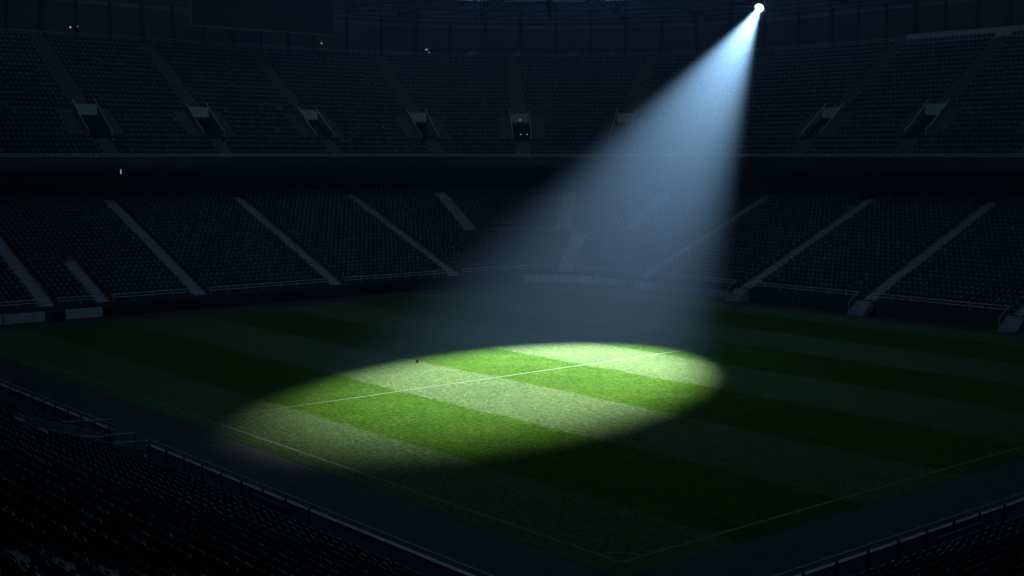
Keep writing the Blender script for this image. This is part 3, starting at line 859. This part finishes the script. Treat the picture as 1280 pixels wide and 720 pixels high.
for (arm, i), ss in rows.items():
    # position counted along the row: from the stair where the row is cut by it, else from the frame's bottom edge
    ss.sort(key=lambda s: s[6])
    beyond = [s for s in ss if arm == 'left' and s[1] > AY1]
    for s in ss:
        row_t = f'{ORD[i]} row above the parapet'
        if arm == 'left' and i > 0 and -8.3 > NX - i*NT - .0 and s[1] > AY1:
            k = beyond.index(s); lab_of[s[:7]] = f'black seat, {ORD[k]} beyond the stair in {row_t}, left'
        elif arm == 'left' and s[1] < AY0 and i > 0:
            k = [t for t in ss if t[1] < AY0][::-1].index(s); lab_of[s[:7]] = f'black seat, {ORD[k]} before the stair in {row_t}, left'
        else:
            k = ss.index(s); lab_of[s[:7]] = f'black seat, {ORD[k]} from the bottom edge in {row_t}, {arm}'
proto, parts = None, None
for q_, q, s in heroes:
    if proto is None:
        proto, parts = hero_seat(); o = proto
    else:
        o = proto.copy(); COL.objects.link(o)
        for p in parts:
            c = p.copy(); COL.objects.link(c); c.parent = o
    o.location = (s[0], s[1], s[2]); o.rotation_euler = (rng.normal(0, .02), rng.normal(0, .012), s[3] + rng.normal(0, .02))
    tag(o, lab_of[s[:7]], 'seat', 'seats of the near stand')
NEAR_N = 0
for _, q, s in vis:
    if (s[4], s[5], s[6]) not in hero_ids: FAR_SEATS.append((s[0], s[1], s[2], s[3])); NEAR_N += 1
tag(scatter_mesh('seat_rows', FAR_SEATS, M['seat']), 'rows of dark blue tip-up seats filling the far stands', kind='stuff')

# parapet in front of the near stand: dark panels, pale coping, dark posts, thin top rail
def near_u(x=None, y=None): return (46 - x) if x is not None else NEAR.l1 + 90 + (y + 2.3)
parapet = thing('near_parapet', 'dark panelled parapet with pale coping and dark posts before the near seats', 'parapet', (-8.4,0,0))
gap = (near_u(y=GY0+.4), near_u(y=GY1-.4))
sec = [(0, gap[0]), (gap[1], NEAR.end-2)]
bm = bm_new()
for a, b in sec: sweep(bm, NEAR, a, b, rect(1.05, 1.28, .0, 1.72), 6)
obj('panel', bm, M['frosted'], parapet)
bm = bm_new()
for a, b in sec: sweep(bm, NEAR, a, b, rect(1.10, 1.30, 1.722, 1.79), 6)
obj('coping', bm, M['cap'], parapet)
bm = bm_new()
for a, b in sec: path_bar(bm, NEAR, a, b, 1.06, 1.97, .020)
obj('top_rail', bm, M['rail'], parapet)
for a, b in sec:
    u = a + .1
    while u < b:
        xy, n = NEAR.at(u, 1.33); xy2, _ = NEAR.at(u, 1.06); t = Vector((-n.y, n.x))
        q = project((*xy, 1.8))
        if q and -60 < q[0] < 1340 and q[1] < 800:
            bm = bm_new(); obox(bm, (*xy, 1.42), (*t,0), (*n,0), (0,0,1), .045, .028, .50); bar(bm, (*xy, 1.90), (*xy2, 1.97), .018); obj('post', bm, M['post'], parapet)
        u += 1.78*NEAR.per_m(u, 1.2)

# handrails at the gangway and inside the rows
def hrail(label, pts, h=1.0, posts=(0, -1), loops=False):
    root = thing('handrail', label, 'handrail', (pts[0][0], pts[0][1], pts[0][2]-h), 'handrails of the near stand')
    bm = bm_new()
    for p, q in zip(pts, pts[1:]): bar(bm, p, q, .022, 6)
    obj('rail', bm, M['rail'], root)
    for k in posts:
        p = Vector(pts[k]); bm = bm_new(); bar(bm, p - Vector((0,0,h)), p - Vector((0,0,.02)), .022, 6); obj('post', bm, M['post'], root)
hrail('highest pale handrail running back from the parapet at the gangway', [(-8.45,27.05,2.28),(-10.9,27.05,2.46)], 1.5)
hrail('pale handrail in the middle of the gangway, second from the top', [(-8.45,24.3,2.06),(-9.95,24.3,2.14)], 1.4)
hrail('pale handrail nearest the camera at the gangway', [(-8.45,22.85,1.93),(-10.2,22.85,2.05)], 1.2)
hrail('pale handrail at the back of the gangway, lower than the top one', [(-9.8,24.6,2.02),(-11.4,24.6,2.24)], 1.2)
hrail('pale handrail with bent end in front of the first left row', [(-8.95,12.0,1.75),(-8.95,9.7,1.72),(-8.6,9.55,1.70)], .7)
hrail('pale handrail in front of the first row, near right stand', [(6.9,-8.95,1.68),(9.9,-8.95,1.70)], .7)
hrail('pale handrail farther along the near right parapet', [(14.6,-9.0,1.75),(18.4,-9.0,1.80)], .8)

# ------------------------------------------------------------------ the lit lamp
LP = Vector((73.0, 53.34, 30.49)); LT_ = Vector((25.6, 33.0, 0))
ldir = (LT_ - LP).normalized()
sl = thing('spotlight', 'single lit white spotlight hanging from the roof edge at upper right', 'spotlight', LP)
bm = bm_new(); lathe(bm, [(.24,-1.35),(.42,-1.25),(.50,-.6),(.54,-.12),(.60,-.06),(.60,.09),(.55,.09),(.53,-.05)], LP, ldir, 24); obj('housing', bm, M['lamp_body'], sl, True)
bm = bm_new(); lathe(bm, [(.38,-.045),(.36,.0),(.22,.06)], LP, ldir, 24); obj('lens', bm, emit('lamp_lens_glow', (.86,.95,1.0), 30.0), sl, True)
side = ldir.cross(Vector((0,0,1))).normalized()
bm = bm_new()
for s in (-1, 1):
    a = LP - ldir*.5 + side*s*.68; bar(bm, a, a + Vector((0,0,1.2)), .05); bar(bm, a, LP - ldir*.5 + side*s*.52, .05)
a = LP - ldir*.5 + Vector((0,0,1.2)); bar(bm, a - side*.73, a + side*.73, .05); bar(bm, a, Vector((a.x, a.y, ZR+4.9)), .06)
obj('yoke', bm, M['post'], sl)
ld = bpy.data.lights.new('spotlight_beam', 'SPOT'); ld.energy = 1.8e6; ld.color = (.93,.98,1.0)
ld.spot_size = math.radians(2*10.3); ld.spot_blend = .78; ld.shadow_soft_size = .3
lo = bpy.data.objects.new('spotlight_beam', ld); COL.objects.link(lo); lo.location = LP + ldir*.3
lo.rotation_euler = ldir.to_track_quat('-Z', 'Y').to_euler(); lo.scale = (1.2, 1.02, 1); lo.parent = sl;   # an oval beam, wider than high
lo.matrix_parent_inverse = Matrix.Translation(LP).inverted()

# ------------------------------------------------------------------ air
HAZE_D, HAZE_G = .00092, .80
bm = bm_new(); box(bm, -75, 135, -75, 150, -1.5, 46)
hz = obj('haze', bm, None); tag(hz, kind='stuff'); hz['label'] = 'thin even haze filling the stadium air'
m = bpy.data.materials.new('thin_haze'); m.use_nodes = True; nt = m.node_tree; nt.nodes.clear()
out = nt.nodes.new('ShaderNodeOutputMaterial'); pv = nt.nodes.new('ShaderNodeVolumePrincipled')
pv.inputs['Color'].default_value = (.35,.63,1.0,1); pv.inputs['Density'].default_value = HAZE_D; pv.inputs['Anisotropy'].default_value = HAZE_G
m.cycles.volume_sampling = 'EQUIANGULAR'
nt.links.new(pv.outputs[0], out.inputs['Volume']); hz.data.materials.append(m)

# ------------------------------------------------------------------ sky
SKY_S = .225
w = bpy.data.worlds.new('World'); scene.world = w; w.use_nodes = True; nt = w.node_tree
bg = nt.nodes['Background']; sk = nt.nodes.new('ShaderNodeTexSky'); sk.sky_type = 'NISHITA'; sk.sun_disc = False
sk.sun_elevation = math.radians(6); sk.sun_rotation = math.radians(210); sk.air_density = 1.2; sk.dust_density = .3; sk.ozone_density = 3
hs = nt.nodes.new('ShaderNodeHueSaturation'); hs.inputs['Saturation'].default_value = .92; nt.links.new(sk.outputs[0], hs.inputs['Color']); nt.links.new(hs.outputs[0], bg.inputs['Color']); bg.inputs['Strength'].default_value = SKY_S

# ------------------------------------------------------------------ camera and render settings
cd = bpy.data.cameras.new('camera'); cam = bpy.data.objects.new('camera', cd); COL.objects.link(cam); scene.camera = cam
cd.sensor_width = 36; cd.lens = 36*FPX/1280; cd.clip_end = 1000; cd.clip_start = .1
fwd = Vector((XD.y*math.cos(TH), YD.y*math.cos(TH), -math.sin(TH)))
cam.location = CAM; cam.rotation_euler = fwd.to_track_quat('-Z', 'Y').to_euler()
vsn = scene.view_settings; vsn.view_transform = 'Standard'; vsn.look = 'None'; vsn.gamma = 1; vsn.exposure = 0; vsn.use_curve_mapping = False
cy = scene.cycles
cy.max_bounces = 5; cy.diffuse_bounces = 3; cy.glossy_bounces = 2; cy.transmission_bounces = 3; cy.transparent_max_bounces = 6; cy.volume_bounces = 0
cy.use_denoising = True; cy.use_adaptive_sampling = False
cy.sample_clamp_indirect = 4.0; cy.caustics_reflective = False; cy.caustics_refractive = False
